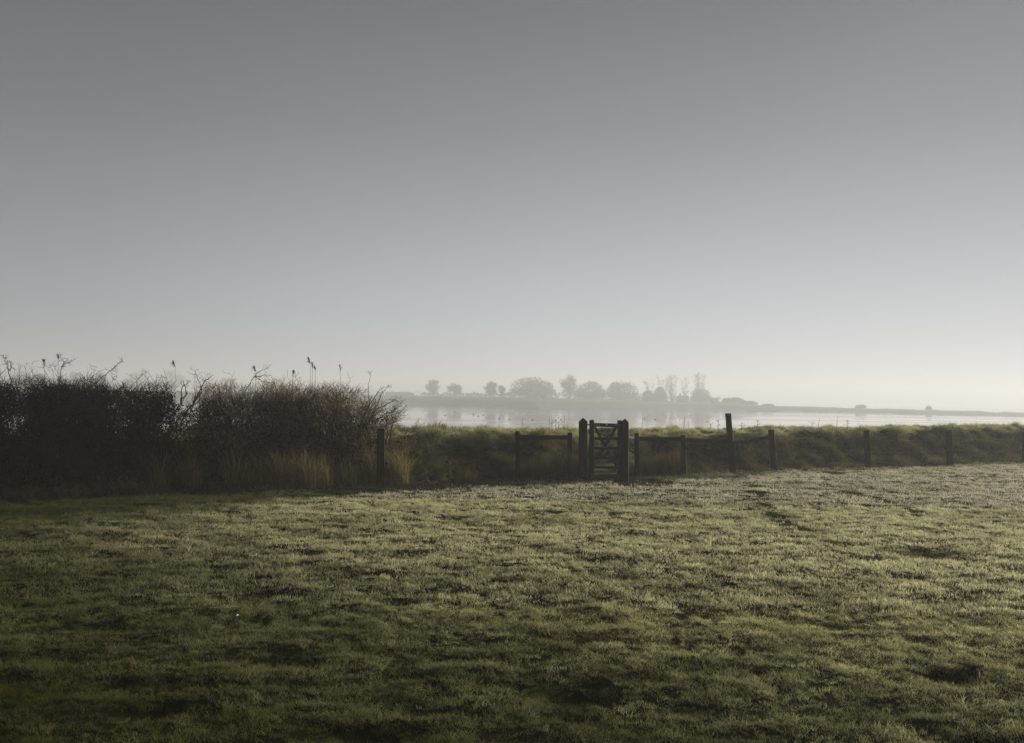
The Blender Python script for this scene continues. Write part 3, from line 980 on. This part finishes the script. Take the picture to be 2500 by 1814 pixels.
def disc(x, y, r, D, name, mat):
    c = at(x, y, D); mb = MB(); n0 = 0
    for k, (rr, dz) in enumerate([(r, .004), (r, 0), (r * .75, -.005), (.0, -.007)]):
        for j in range(12):
            a = j * math.pi / 6; mb.v.append(c + Vector((rr * math.cos(a), dz, rr * math.sin(a))))
    for k in range(3):
        for j in range(12):
            j2 = (j + 1) % 12
            mb.f.append((k * 12 + j, k * 12 + j2, (k + 1) * 12 + j2, (k + 1) * 12 + j))
    return gpart(name, mb, mat)


disc(1481.2, 1037.5, .020, GD - .018, 'waymark_disc', M['bolt'])
for x, y in [(1469.3, 1069), (1490, 1069), (1482.8, 1092.5), (1475, 1093), (1462.5, 1116.5), (1495, 1116), (1449.8, 1138.5), (1506, 1137), (1505, 1149), (1449.5, 1149)]:
    disc(x, y, .0065, GD - .064, 'bolt', M['bolt'])
# sill board on the ground under the gate
mb = MB(); a = at(1462, 1157, GD + .1); b = at(1522, 1158.5, GD + .1)
loc = Vector(a); bar_mesh(mb, a, b, .05, .16, 50); rel(mb, loc)
o = mb.build('step_board', M['wood_pale'], None); o.location = loc
tag(o, 'low worn wooden step board on the ground under the gate', 'board')

# ------------------------------------------------------------------ far trees
def ell(r=1.0, zlo=-.4):
    while True:
        v = Vector((random.uniform(-1, 1), random.uniform(-1, 1), random.uniform(zlo, 1)))
        if v.length <= 1: return v.normalized() * (v.length ** .45) * r


def far_tree(px, ytop, ybase, wpx, off, kind, label, seed, name='tree', cat='tree', grp='bare trees on the far shore', trunk_f=.32):
    random.seed(seed)
    b = far_at(px, off)
    D = b.y
    top = at(px, ytop, D)
    H = top.z - b.z; Wd = wpx / FPX * D * .5
    root = empty(name, b, label, cat, grp)
    tr, cr = MB(), MB()
    if kind == 'oak' or kind == 'tall':
        narrow = kind == 'tall'
        zc = H * (.56 if not narrow else .56); rz = H - zc; rl = zc * (.90 if not narrow else .8)
        f0 = H * (trunk_f if not narrow else .18)
        tr.tube([Vector((0, 0, -.5)), Vector((.1, 0, f0 * .5)), Vector((0, .1, f0)), Vector((.1, 0, H * .55))], [.42, .34, .28, .12], 6)
        prim = []
        for i in range(13 if not narrow else 9):
            e = ell(.62, -.7); e = Vector((e.x * Wd, e.y * Wd, zc + e.z * (rz if e.z > 0 else rl)))
            st0 = Vector((0, 0, f0 * random.uniform(.8, 1.5)))
            pts = wig(st0, e, 5, .06)
            pts[1].z = st0.z + (e.z - st0.z) * .12
            tr.tube(pts, [.19, .15, .12, .10, .08, .06], 4); prim.append(pts)
        lumps = [ell(.8, -1) for _ in range(19)]
        n2 = 300 if not narrow else 130
        for i in range(n2):
            l = random.choice(lumps); e = l + ell(.34, -1); 
            if e.length > 1: e.normalize()
            e = Vector((e.x * Wd, e.y * Wd, zc + e.z * (rz if e.z > 0 else rl)))
            if e.z < H * .14: continue
            bp_ = min((p_ for q in prim for p_ in q[1:]), key=lambda p_: (p_ - e).length + random.uniform(0, .8))
            pts = wig(bp_, e, 4, .07)
            cr.tube(pts, [.065, .055, .045, .035, .022], 3)
            for k in range(9):
                s0 = pts[random.randint(1, 4)]
                d = (e - bp_).normalized() * .5 + Vector((random.gauss(0, .7), random.gauss(0, .7), random.gauss(.35, .6)))
                q = s0 + d.normalized() * random.uniform(.35, 1.1) * (.7 + H * .03)
                w = wig(s0, q, 2, .1); cr.tube(w, [.032, .026, .014], 3)
                for _ in range(2):
                    cr.tube([w[1], w[1] + Vector((random.gauss(0, 1), random.gauss(0, 1), random.gauss(.5, .8))).normalized() * random.uniform(.2, .5)], [.022, .012], 3)
        tr.build('trunk', M['far_bark'], root); cr.build('crown', M['far_bark'], root)
    elif kind in ('wisp', 'vase'):
        for i in range(4 if kind == 'wisp' else 11):
            e = Vector((random.gauss(0, .45) * Wd, random.gauss(0, .4) * Wd, H * random.uniform(.75, 1)))
            if kind == 'vase':
                qx = random.uniform(-.85, .85); e = Vector((qx * Wd, random.gauss(0, .4) * Wd, H * (1 - .22 * qx * qx) * random.uniform(.86, 1)))
            s0 = Vector((random.gauss(0, .3), random.gauss(0, .3), -.3)); pts = wig(s0, e, 7, .035)
            tr.tube(pts, [.10, .09, .08, .07, .06, .05, .035, .02], 4)
            for k in range(34):
                s1 = pts[random.randint(1, 7)]
                d = Vector((random.gauss(0, .55), random.gauss(0, .55), random.uniform(.5, 1.2))).normalized()
                w = wig(s1, s1 + d * random.uniform(.6, 2.2), 3, .06); cr.tube(w, [.045, .036, .028, .015], 3)
                for _ in range(4):
                    q = w[random.randint(1, 3)]
                    cr.tube([q, q + (d + Vector((random.gauss(0, .6), random.gauss(0, .6), .2))).normalized() * random.uniform(.3, .8)], [.022, .012], 3)
        tr.build('trunk', M['far_bark'], root); cr.build('crown', M['far_bark'], root)
    else:
        zc = H * .38; rz = H - zc
        lumps = [(ell(.72, -.6), random.uniform(.26, .46)) for _ in range(20)]
        for i in range(12):
            e = ell(.6, -.3); tr.tube(wig(Vector((random.gauss(0, Wd * .2), 0, -.4)), Vector((e.x * Wd, e.y * Wd, zc + e.z * rz)), 4, .05), [.2, .16, .12, .09, .06], 4)
        n = int(2500 + Wd * H * 75)
        for i in range(n):
            if random.random() < .8:
                l, r = random.choice(lumps); e = l + ell(r, -1)
            else: e = ell(.9, -.8)
            if e.length > 1: e = e.normalized() * random.uniform(.93, 1.02)
            p_ = Vector((e.x * Wd, e.y * Wd, max(zc + e.z * (rz if e.z > 0 else zc * 1.1), .05)))
            if random.random() < .25:
                a_ = random.uniform(0, 6.283); q_ = random.uniform(0, 1.0) ** .5; p_ = Vector((Wd * q_ * math.cos(a_), Wd * q_ * math.sin(a_), random.uniform(0, zc * 1.1)))
            if kind == 'bush' or random.random() < .75: cr.card(p_, random.uniform(.16, .36))
            d = (Vector((e.x, e.y, e.z + .5)).normalized() + Vector((random.gauss(0, .4), random.gauss(0, .4), random.gauss(0, .4)))).normalized()
            if i % 2: cr.tube([p_, p_ + d * random.uniform(.2, .7)], [.024, .010], 3)
        tr.build('trunk', M['far_bark'], root); cr.build('crown', M['far_leaf'] if kind == 'bush' else M['far_bark'], root)
    return root


FT = 'bare trees on the far shore'; FB = 'rounded bushes on the far shore'; FW = 'faint trees beyond the hedge'
far_tree(1059, 927, 968, 48, 75, 'oak', 'round bare oak, leftmost tree on the far shore in the open', 201)
far_tree(1112, 935, 968, 42, 75, 'oak', 'bare spreading tree just right of the leftmost round oak', 202)
far_tree(1198, 933, 968, 42, 75, 'oak', 'bare tree with a pointed top left of the big dense bush', 203)
far_tree(1226, 938, 968, 20, 70, 'tall', 'small slender bare tree between the pointed tree and the big dense bush', 204)
far_tree(1301, 920, 975, 116, 62, 'dense', 'largest dense dome shaped bush on the far shore', 205, 'bush', 'bush', FB)
far_tree(1391, 915, 972, 56, 70, 'oak', 'tall bare tree touching the right side of the big dense dome', 206)
far_tree(1440, 931, 974, 84, 64, 'dense', 'low dense dome bush right of the tall bare tree', 207, 'bush', 'bush', FB)
far_tree(1519, 928, 976, 82, 64, 'dense', 'dense dome bush, right one of the three big domes', 208, 'bush', 'bush', FB)
far_tree(1613, 944, 979, 36, 60, 'bush', 'dark leafy evergreen bush with an uneven top right of the three domes', 209, 'bush', 'bush', FB)
far_tree(1583, 953, 979, 32, 66, 'dense', 'small low round bush left of the dark evergreen bush', 210, 'bush', 'bush', FB)
far_tree(1588, 926, 978, 28, 72, 'wisp', 'wispy slender bare tree above the small low bush', 211)
far_tree(1619, 920, 978, 24, 72, 'wisp', 'wispy bare tree rising behind the dark evergreen bush', 212)
far_tree(1642, 919, 978, 34, 68, 'vase', 'slender vase shaped bare tree right of the dark evergreen bush', 213)
far_tree(1672, 924, 978, 30, 70, 'wisp', 'thin wispy bare tree left of the tallest right hand tree', 214)
far_tree(1709, 914, 980, 44, 62, 'vase', 'tallest bare tree at the right end of the tree group', 215)
far_tree(1711, 946, 982, 52, 58, 'dense', 'dense bush around the foot of the tallest right hand tree', 216, 'bush', 'bush', FB)
far_tree(2102, 989, 999, 26, 44, 'bush', 'small rounded bush alone on the low spit', 217, 'bush', 'bush', FB)
far_tree(2268, 992, 1002, 12, 46, 'bush', 'tiny round tree alone near the right end of the low spit', 218, 'bush', 'bush', FB)
far_tree(1792, 970, 984, 56, 50, 'bush', 'low scrub on the rounded end of the far land', 219, 'bush', 'bush', FB)
far_tree(1830, 979, 988, 40, 40, 'bush', 'lower scrub sloping down to the spit', 220, 'bush', 'bush', FB)
far_tree(1875, 987, 990, 30, 30, 'bush', 'last flat patch of scrub at the root of the spit', 227, 'bush', 'bush', FB)
for i, (px, yt, w, lb) in enumerate([(52, 902, 40, 'leftmost faint round tree beyond the hedge'), (96, 910, 56, 'low wide faint tree beyond the hedge, second from left'),
                                     (181, 905, 30, 'faint narrow domed tree beyond the hedge under the long bough'), (245, 906, 30, 'small faint round tree beyond the hedge, fourth from left'),
                                     (334, 899, 70, 'widest faint tree beyond the hedge'), (428, 901, 56, 'flat topped faint tree beyond the hedge gap'),
                                     (558, 920, 46, 'faint low tree beyond the middle of the hedge')]):
    far_tree(px, yt, 946, w, 250, 'oak', lb, 230 + i, grp=FW, trunk_f=.2)

# low scrub rows and distant wood (nobody could count them)
def scrub(name, x0, x1, off, yt, label, seed, dens=16, wild=1.0, mat='far_bark'):
    random.seed(seed); mb = MB()
    L = (far_at(x1, off) - far_at(x0, off)).length
    for i in range(int(L * dens)):
        px = random.uniform(x0, x1); p_ = far_at(px, off + random.uniform(-4, 4))
        top = at(px, yt, p_.y).z - p_.z
        h = top * (.75 + wild * (.55 * float(noise(px * .06, seed)) + .3 * float(noise(px * .25, seed))))
        h = max(h, .4)
        z = random.random() ** .7 * h
        mb.card(p_ + Vector((0, 0, z)), random.uniform(.2, .5))
        mb.tube([p_ + Vector((0, 0, z * .6)), p_ + Vector((random.gauss(0, .3), 0, min(h, z + .3) + random.uniform(0, .5)))], [.03, .012], 3)
    o = mb.build(name, M[mat]); tag(o, label, 'scrub', kind='stuff')


scrub('far_scrub', 1030, 1260, 78, 957, 'low bare hedgerow along the foot of the far trees', 301)
scrub('far_scrub', 1545, 1760, 66, 966, 'low scrub linking the trees at the right end of the far shore', 302)
scrub('far_scrub', 1330, 1570, 75, 955, 'low thicket behind the dense dome bushes', 303)
scrub('far_wood', 820, 1030, 260, 951, 'faint distant wooded rise left of the far trees', 304, 8, .6)

# far buildings
def house(name, px0, px1, yr, ye, off, label, cat, wall, roof, chim=(), gable_end=False, white_end=False):
    pc = (px0 + px1) / 2
    b = far_at(pc, off); D = b.y
    w = (px1 - px0) / FPX * D; hr = at(pc, yr, D).z - b.z; he = at(pc, ye, D).z - b.z; dp = min(7.0, max(4.0, w * .6))
    root = empty(name, b, label, cat)
    mb = MB(); x = w / 2; y = dp / 2
    mb.v = [Vector(v) for v in [(-x, -y, -.5), (x, -y, -.5), (x, y, -.5), (-x, y, -.5), (-x, -y, he), (x, -y, he), (x, y, he), (-x, y, he), (-x, 0, hr - .12), (x, 0, hr - .12)]]
    mb.f = [(0, 1, 5, 4), (2, 3, 7, 6), (1, 2, 6, 9, 5), (3, 0, 4, 8, 7)]
    mb.build('wall', M[wall], root)
    mb = MB(); X_ = x + .25; Y_ = y + .3; q = (hr - he) / y * .3
    mb.v = [Vector(v) for v in [(-X_, -Y_, he - q), (X_, -Y_, he - q), (X_, 0, hr), (-X_, 0, hr), (X_, Y_, he - q), (-X_, Y_, he - q),
                                (-X_, -Y_, he - q - .12), (X_, -Y_, he - q - .12), (X_, 0, hr - .12), (-X_, 0, hr - .12), (X_, Y_, he - q - .12), (-X_, Y_, he - q - .12)]]
    mb.f = [(0, 1, 2, 3), (3, 2, 4, 5), (7, 6, 9, 8), (8, 9, 11, 10), (0, 6, 7, 1), (5, 4, 10, 11), (1, 7, 8, 2), (2, 8, 10, 4), (0, 3, 9, 6), (3, 5, 11, 9)]
    rf = mb.build('roof', M[roof], root)
    for cx in chim:
        mb = MB(); post_mesh(mb, Vector((cx, 0, hr - .3)), Vector((cx, 0, hr + 1.1)), .8, .6, 'flat', 3, 2); mb.build('chimney', M['brick'], rf)
    mb = MB()
    for k in range(max(1, int(w / 4))):
        cx = -x + (k + .5) * w / max(1, int(w / 4))
        n0 = len(mb.v); mb.v += [Vector((cx - .4, -y - .02, he * .35)), Vector((cx + .4, -y - .02, he * .35)), Vector((cx + .4, -y - .02, he * .75)), Vector((cx - .4, -y - .02, he * .75))]
        w_ = MB(); w_.v = mb.v[-4:]; w_.f = [(0, 1, 2, 3)]; w_.build('window', M['board'], root)
    return root


house('barn', 944, 1004, 957, 962, 110, 'long low dark barn at the left end of the far shore', 'barn', 'board', 'tile')
house('cottage', 1004, 1010.5, 960.5, 965, 100, 'tiny white gabled building beside the long low barn', 'house', 'white_wall', 'tile')
house('cottage', 1322, 1328, 964.5, 968.5, 30, 'left one of two tiny white buildings before the big dense bush', 'house', 'white_wall', 'tile')
house('cottage', 1330, 1335, 965, 968.5, 30, 'right one of two tiny white buildings before the big dense bush', 'house', 'white_wall', 'tile')
house('house', 1655, 1680, 966, 972, 80, 'hidden house with two chimneys among the wispy trees', 'house', 'brick', 'tile', chim=(-1.2, 1.4))
house('shed', 1738, 1750, 971, 977, 60, 'small dark shed where the far tree group ends', 'shed', 'board', 'tile')

# ------------------------------------------------------------------ water birds
def bird_mesh():
    mb = MB()
    path = [(-.20, 0, .07), (-.14, 0, .06), (-.06, 0, .055), (.04, 0, .055), (.11, 0, .075), (.13, 0, .12), (.145, 0, .165), (.175, 0, .175), (.225, 0, .165)]
    rad = [.006, .035, .065, .07, .045, .026, .026, .028, .006]
    mb.tube([Vector(p) for p in path], rad, 8)
    return mb


bm0 = None
for i, (px, py) in enumerate([(1087, 1014.4), (1156, 1012.9), (1168, 1016.4), (1180, 1014), (1219, 1022.5), (1243, 1024), (1300, 1025.3), (1369, 1024.5), (1573, 1022), (1600, 1024.5), (1618, 1005), (2069, 1027)]):
    p_ = on_ground(px, py, WZ)
    if bm0 is None:
        bm0 = bird_mesh().build('water_bird', M['duck'], None, True); o = bm0
    else:
        o = bm0.copy(); COL.objects.link(o)
    o.location = (p_.x, p_.y, WZ + .0); o.rotation_euler = (0, 0, random.choice([0, 3.14]) + random.uniform(-.6, .6))
    o.scale = (.95,) * 3
    tag(o, 'tiny dark bird resting on the calm water', 'bird', 'small birds scattered on the water')

# ------------------------------------------------------------------ leaves and a feather on the lawn
def leaf(px, py, sz, mat, label, cat, name):
    g = on_ground(px, py); z = float(ground_z(g.x, g.y)) + .045
    mb = MB(); n = 7; random.seed(int(px))
    for k in range(n):
        f = k / (n - 1); w = math.sin(math.pi * min(.98, f + .02)) * sz * .32 * (1 + .25 * math.sin(k * 2.3))
        zc = .35 * sz * f * (1 - f) * 2
        mb.v += [Vector(((f - .5) * sz, -w, zc + w * .5)), Vector(((f - .5) * sz, 0, zc)), Vector(((f - .5) * sz, w, zc + w * .6))]
    for k in range(n - 1):
        o = k * 3; mb.f += [(o, o + 3, o + 4, o + 1), (o + 1, o + 4, o + 5, o + 2)]
    ob = mb.build(name, mat, None, True); ob.location = (g.x, g.y, z)
    ob.rotation_euler = (random.uniform(-.5, .5), random.uniform(-.5, .3), random.uniform(0, 6))
    tag(ob, label, cat, 'fallen leaves on the lawn' if cat == 'leaf' else None)


leaf(583, 1521, .06, M['feather'], 'small white feather lying on the dark lawn at the left', 'feather', 'feather')
for px, py, lb in [(1882, 1492, 'curled brown fallen leaf right of the middle of the lawn'), (1140, 1416, 'brown fallen leaf beside the central hollow'),
                   (312, 1652, 'brown upright fallen leaf in the dark lower left lawn'), (945, 1528, 'small reddish fallen leaf left of the lawn centre'),
                   (2320, 1782, 'brown fallen leaf near the lower right corner'), (1474, 1345, 'tiny brown leaf on the pale frosted grass')]:
    leaf(px, py, .075, M['leaf_dead'], lb, 'leaf', 'fallen_leaf')

# ------------------------------------------------------------------ haze
HZ = dict(dens=.0021, g=.25)
v = [(x_, y_, z_) for x_ in (-910, 910) for y_ in (-62, 1460) for z_ in (-4.6, 22)]
hm = bpy.data.materials.new('morning_haze'); hm.use_nodes = True
nt = hm.node_tree
nt.nodes.remove(nt.nodes['Principled BSDF'])
pv = nd(nt, 'ShaderNodeVolumePrincipled')
pv.inputs['Color'].default_value = (.82, .86, .94, 1)
pv.inputs['Density'].default_value = HZ['dens']
pv.inputs['Anisotropy'].default_value = HZ['g']
nt.links.new(pv.outputs[0], nt.nodes['Material Output'].inputs['Volume'])
o = link_mesh('haze', v, [(0, 1, 3, 2), (4, 6, 7, 5), (0, 4, 5, 1), (2, 3, 7, 6), (0, 2, 6, 4), (1, 5, 7, 3)], hm)
tag(o, 'pale morning mist over the lawn and the estuary', 'haze', kind='stuff')

# ------------------------------------------------------------------ light
SUN_AZ = 54.0   # degrees right of the view direction
SUN_EL = 11.0
sd = bpy.data.lights.new('sun', 'SUN'); sd.energy = 5.0; sd.angle = R(3); sd.color = (1, .90, .72)
so = bpy.data.objects.new('sun', sd); COL.objects.link(so)
dirv = Vector((math.sin(R(SUN_AZ)) * math.cos(R(SUN_EL)), math.cos(R(SUN_AZ)) * math.cos(R(SUN_EL)), math.sin(R(SUN_EL))))
so.rotation_euler = dirv.to_track_quat('Z', 'Y').to_euler()
so.location = dirv * 50

w = bpy.data.worlds.new('World'); scene.world = w; w.use_nodes = True
nt = w.node_tree; bg = nt.nodes['Background']; L = nt.links.new
sky = nd(nt, 'ShaderNodeTexSky', sky_type='NISHITA'); sky.sun_disc = False
sky.sun_elevation = R(SUN_EL); sky.sun_rotation = R(SUN_AZ)
sky.dust_density = 4.0; sky.air_density = 1.0; sky.ozone_density = 1.0
hs = nd(nt, 'ShaderNodeHueSaturation'); hs.inputs['Saturation'].default_value = .15
L(sky.outputs[0], hs.inputs['Color'])
clampn = nd(nt, 'ShaderNodeMix', data_type='RGBA', blend_type='DARKEN'); clampn.inputs[0].default_value = 1
L(hs.outputs[0], clampn.inputs[6]); clampn.inputs[7].default_value = (6, 6, 6, 1)
# thin high mist: brightens towards the horizon and towards the sun's side
tc = nd(nt, 'ShaderNodeTexCoord')
sx = nd(nt, 'ShaderNodeSeparateXYZ'); L(tc.outputs['Generated'], sx.inputs[0])


def ramp(pts, src):
    cr = nd(nt, 'ShaderNodeValToRGB'); e = cr.color_ramp.elements
    while len(e) < len(pts): e.new(.5)
    for k, (p, c) in enumerate(pts):
        e[k].position = p; e[k].color = (*((c,) * 3 if not isinstance(c, tuple) else c), 1)
    cr.color_ramp.interpolation = 'EASE' if False else 'LINEAR'
    L(src, cr.inputs[0]); return cr.outputs[0]


def mth(op, a, b):
    q = nd(nt, 'ShaderNodeMath', operation=op)
    for k, v_ in enumerate((a, b)):
        if isinstance(v_, (int, float)): q.inputs[k].default_value = v_
        else: L(v_, q.inputs[k])
    return q.outputs[0]


dx = mth('MULTIPLY', sx.outputs[0], math.sin(R(SUN_AZ + 1))); dy = mth('MULTIPLY', sx.outputs[1], math.cos(R(SUN_AZ + 1)))
az = mth('ADD', dx, dy)                                   # -1 .. 1, towards the sun's bearing
az01 = mth('MULTIPLY_ADD', az, .5); az01.node.inputs[2].default_value = .5
elev = ramp([(0, 1.0), (.045, .97), (.10, .84), (.17, .64), (.26, .42), (.37, .27), (.6, .22), (1, .2)], sx.outputs[2])
azr = ramp([(0, .22), (.4, .34), (.60, .50), (.70, .66), (.80, .78), (.90, .82), (1, .83)], az01)
k_ = ramp([(0, 0), (.38, .48), (1, 1)], sx.outputs[2])
am = nd(nt, 'ShaderNodeMix', data_type='RGBA'); L(k_, am.inputs[0]); L(azr, am.inputs[6]); am.inputs[7].default_value = (.74, .74, .74, 1)
mm = nd(nt, 'ShaderNodeMix', data_type='RGBA', blend_type='MULTIPLY'); mm.inputs[0].default_value = 1
L(elev, mm.inputs[6]); L(am.outputs[2], mm.inputs[7])
sc_ = nd(nt, 'ShaderNodeMix', data_type='RGBA', blend_type='MULTIPLY'); sc_.inputs[0].default_value = 1
L(mm.outputs[2], sc_.inputs[6]); sc_.inputs[7].default_value = (4.5, 4.85, 5.35, 1)
fin = nd(nt, 'ShaderNodeMix', data_type='RGBA'); fin.inputs[0].default_value = .05
L(sc_.outputs[2], fin.inputs[6]); L(clampn.outputs[2], fin.inputs[7])
L(fin.outputs[2], bg.inputs['Color'])
bg.inputs['Strength'].default_value = .10

scene.render.engine = 'CYCLES'
scene.cycles.volume_bounces = 3
scene.cycles.max_bounces = 8
scene.cycles.use_denoising = True
scene.cycles.denoising_input_passes = 'RGB_ALBEDO_NORMAL'
scene.cycles.denoising_prefilter = 'NONE'
scene.cycles.transparent_max_bounces = 8
scene.view_settings.view_transform = 'Standard'
scene.view_settings.look = 'None'
scene.view_settings.gamma = 1
scene.view_settings.exposure = .5
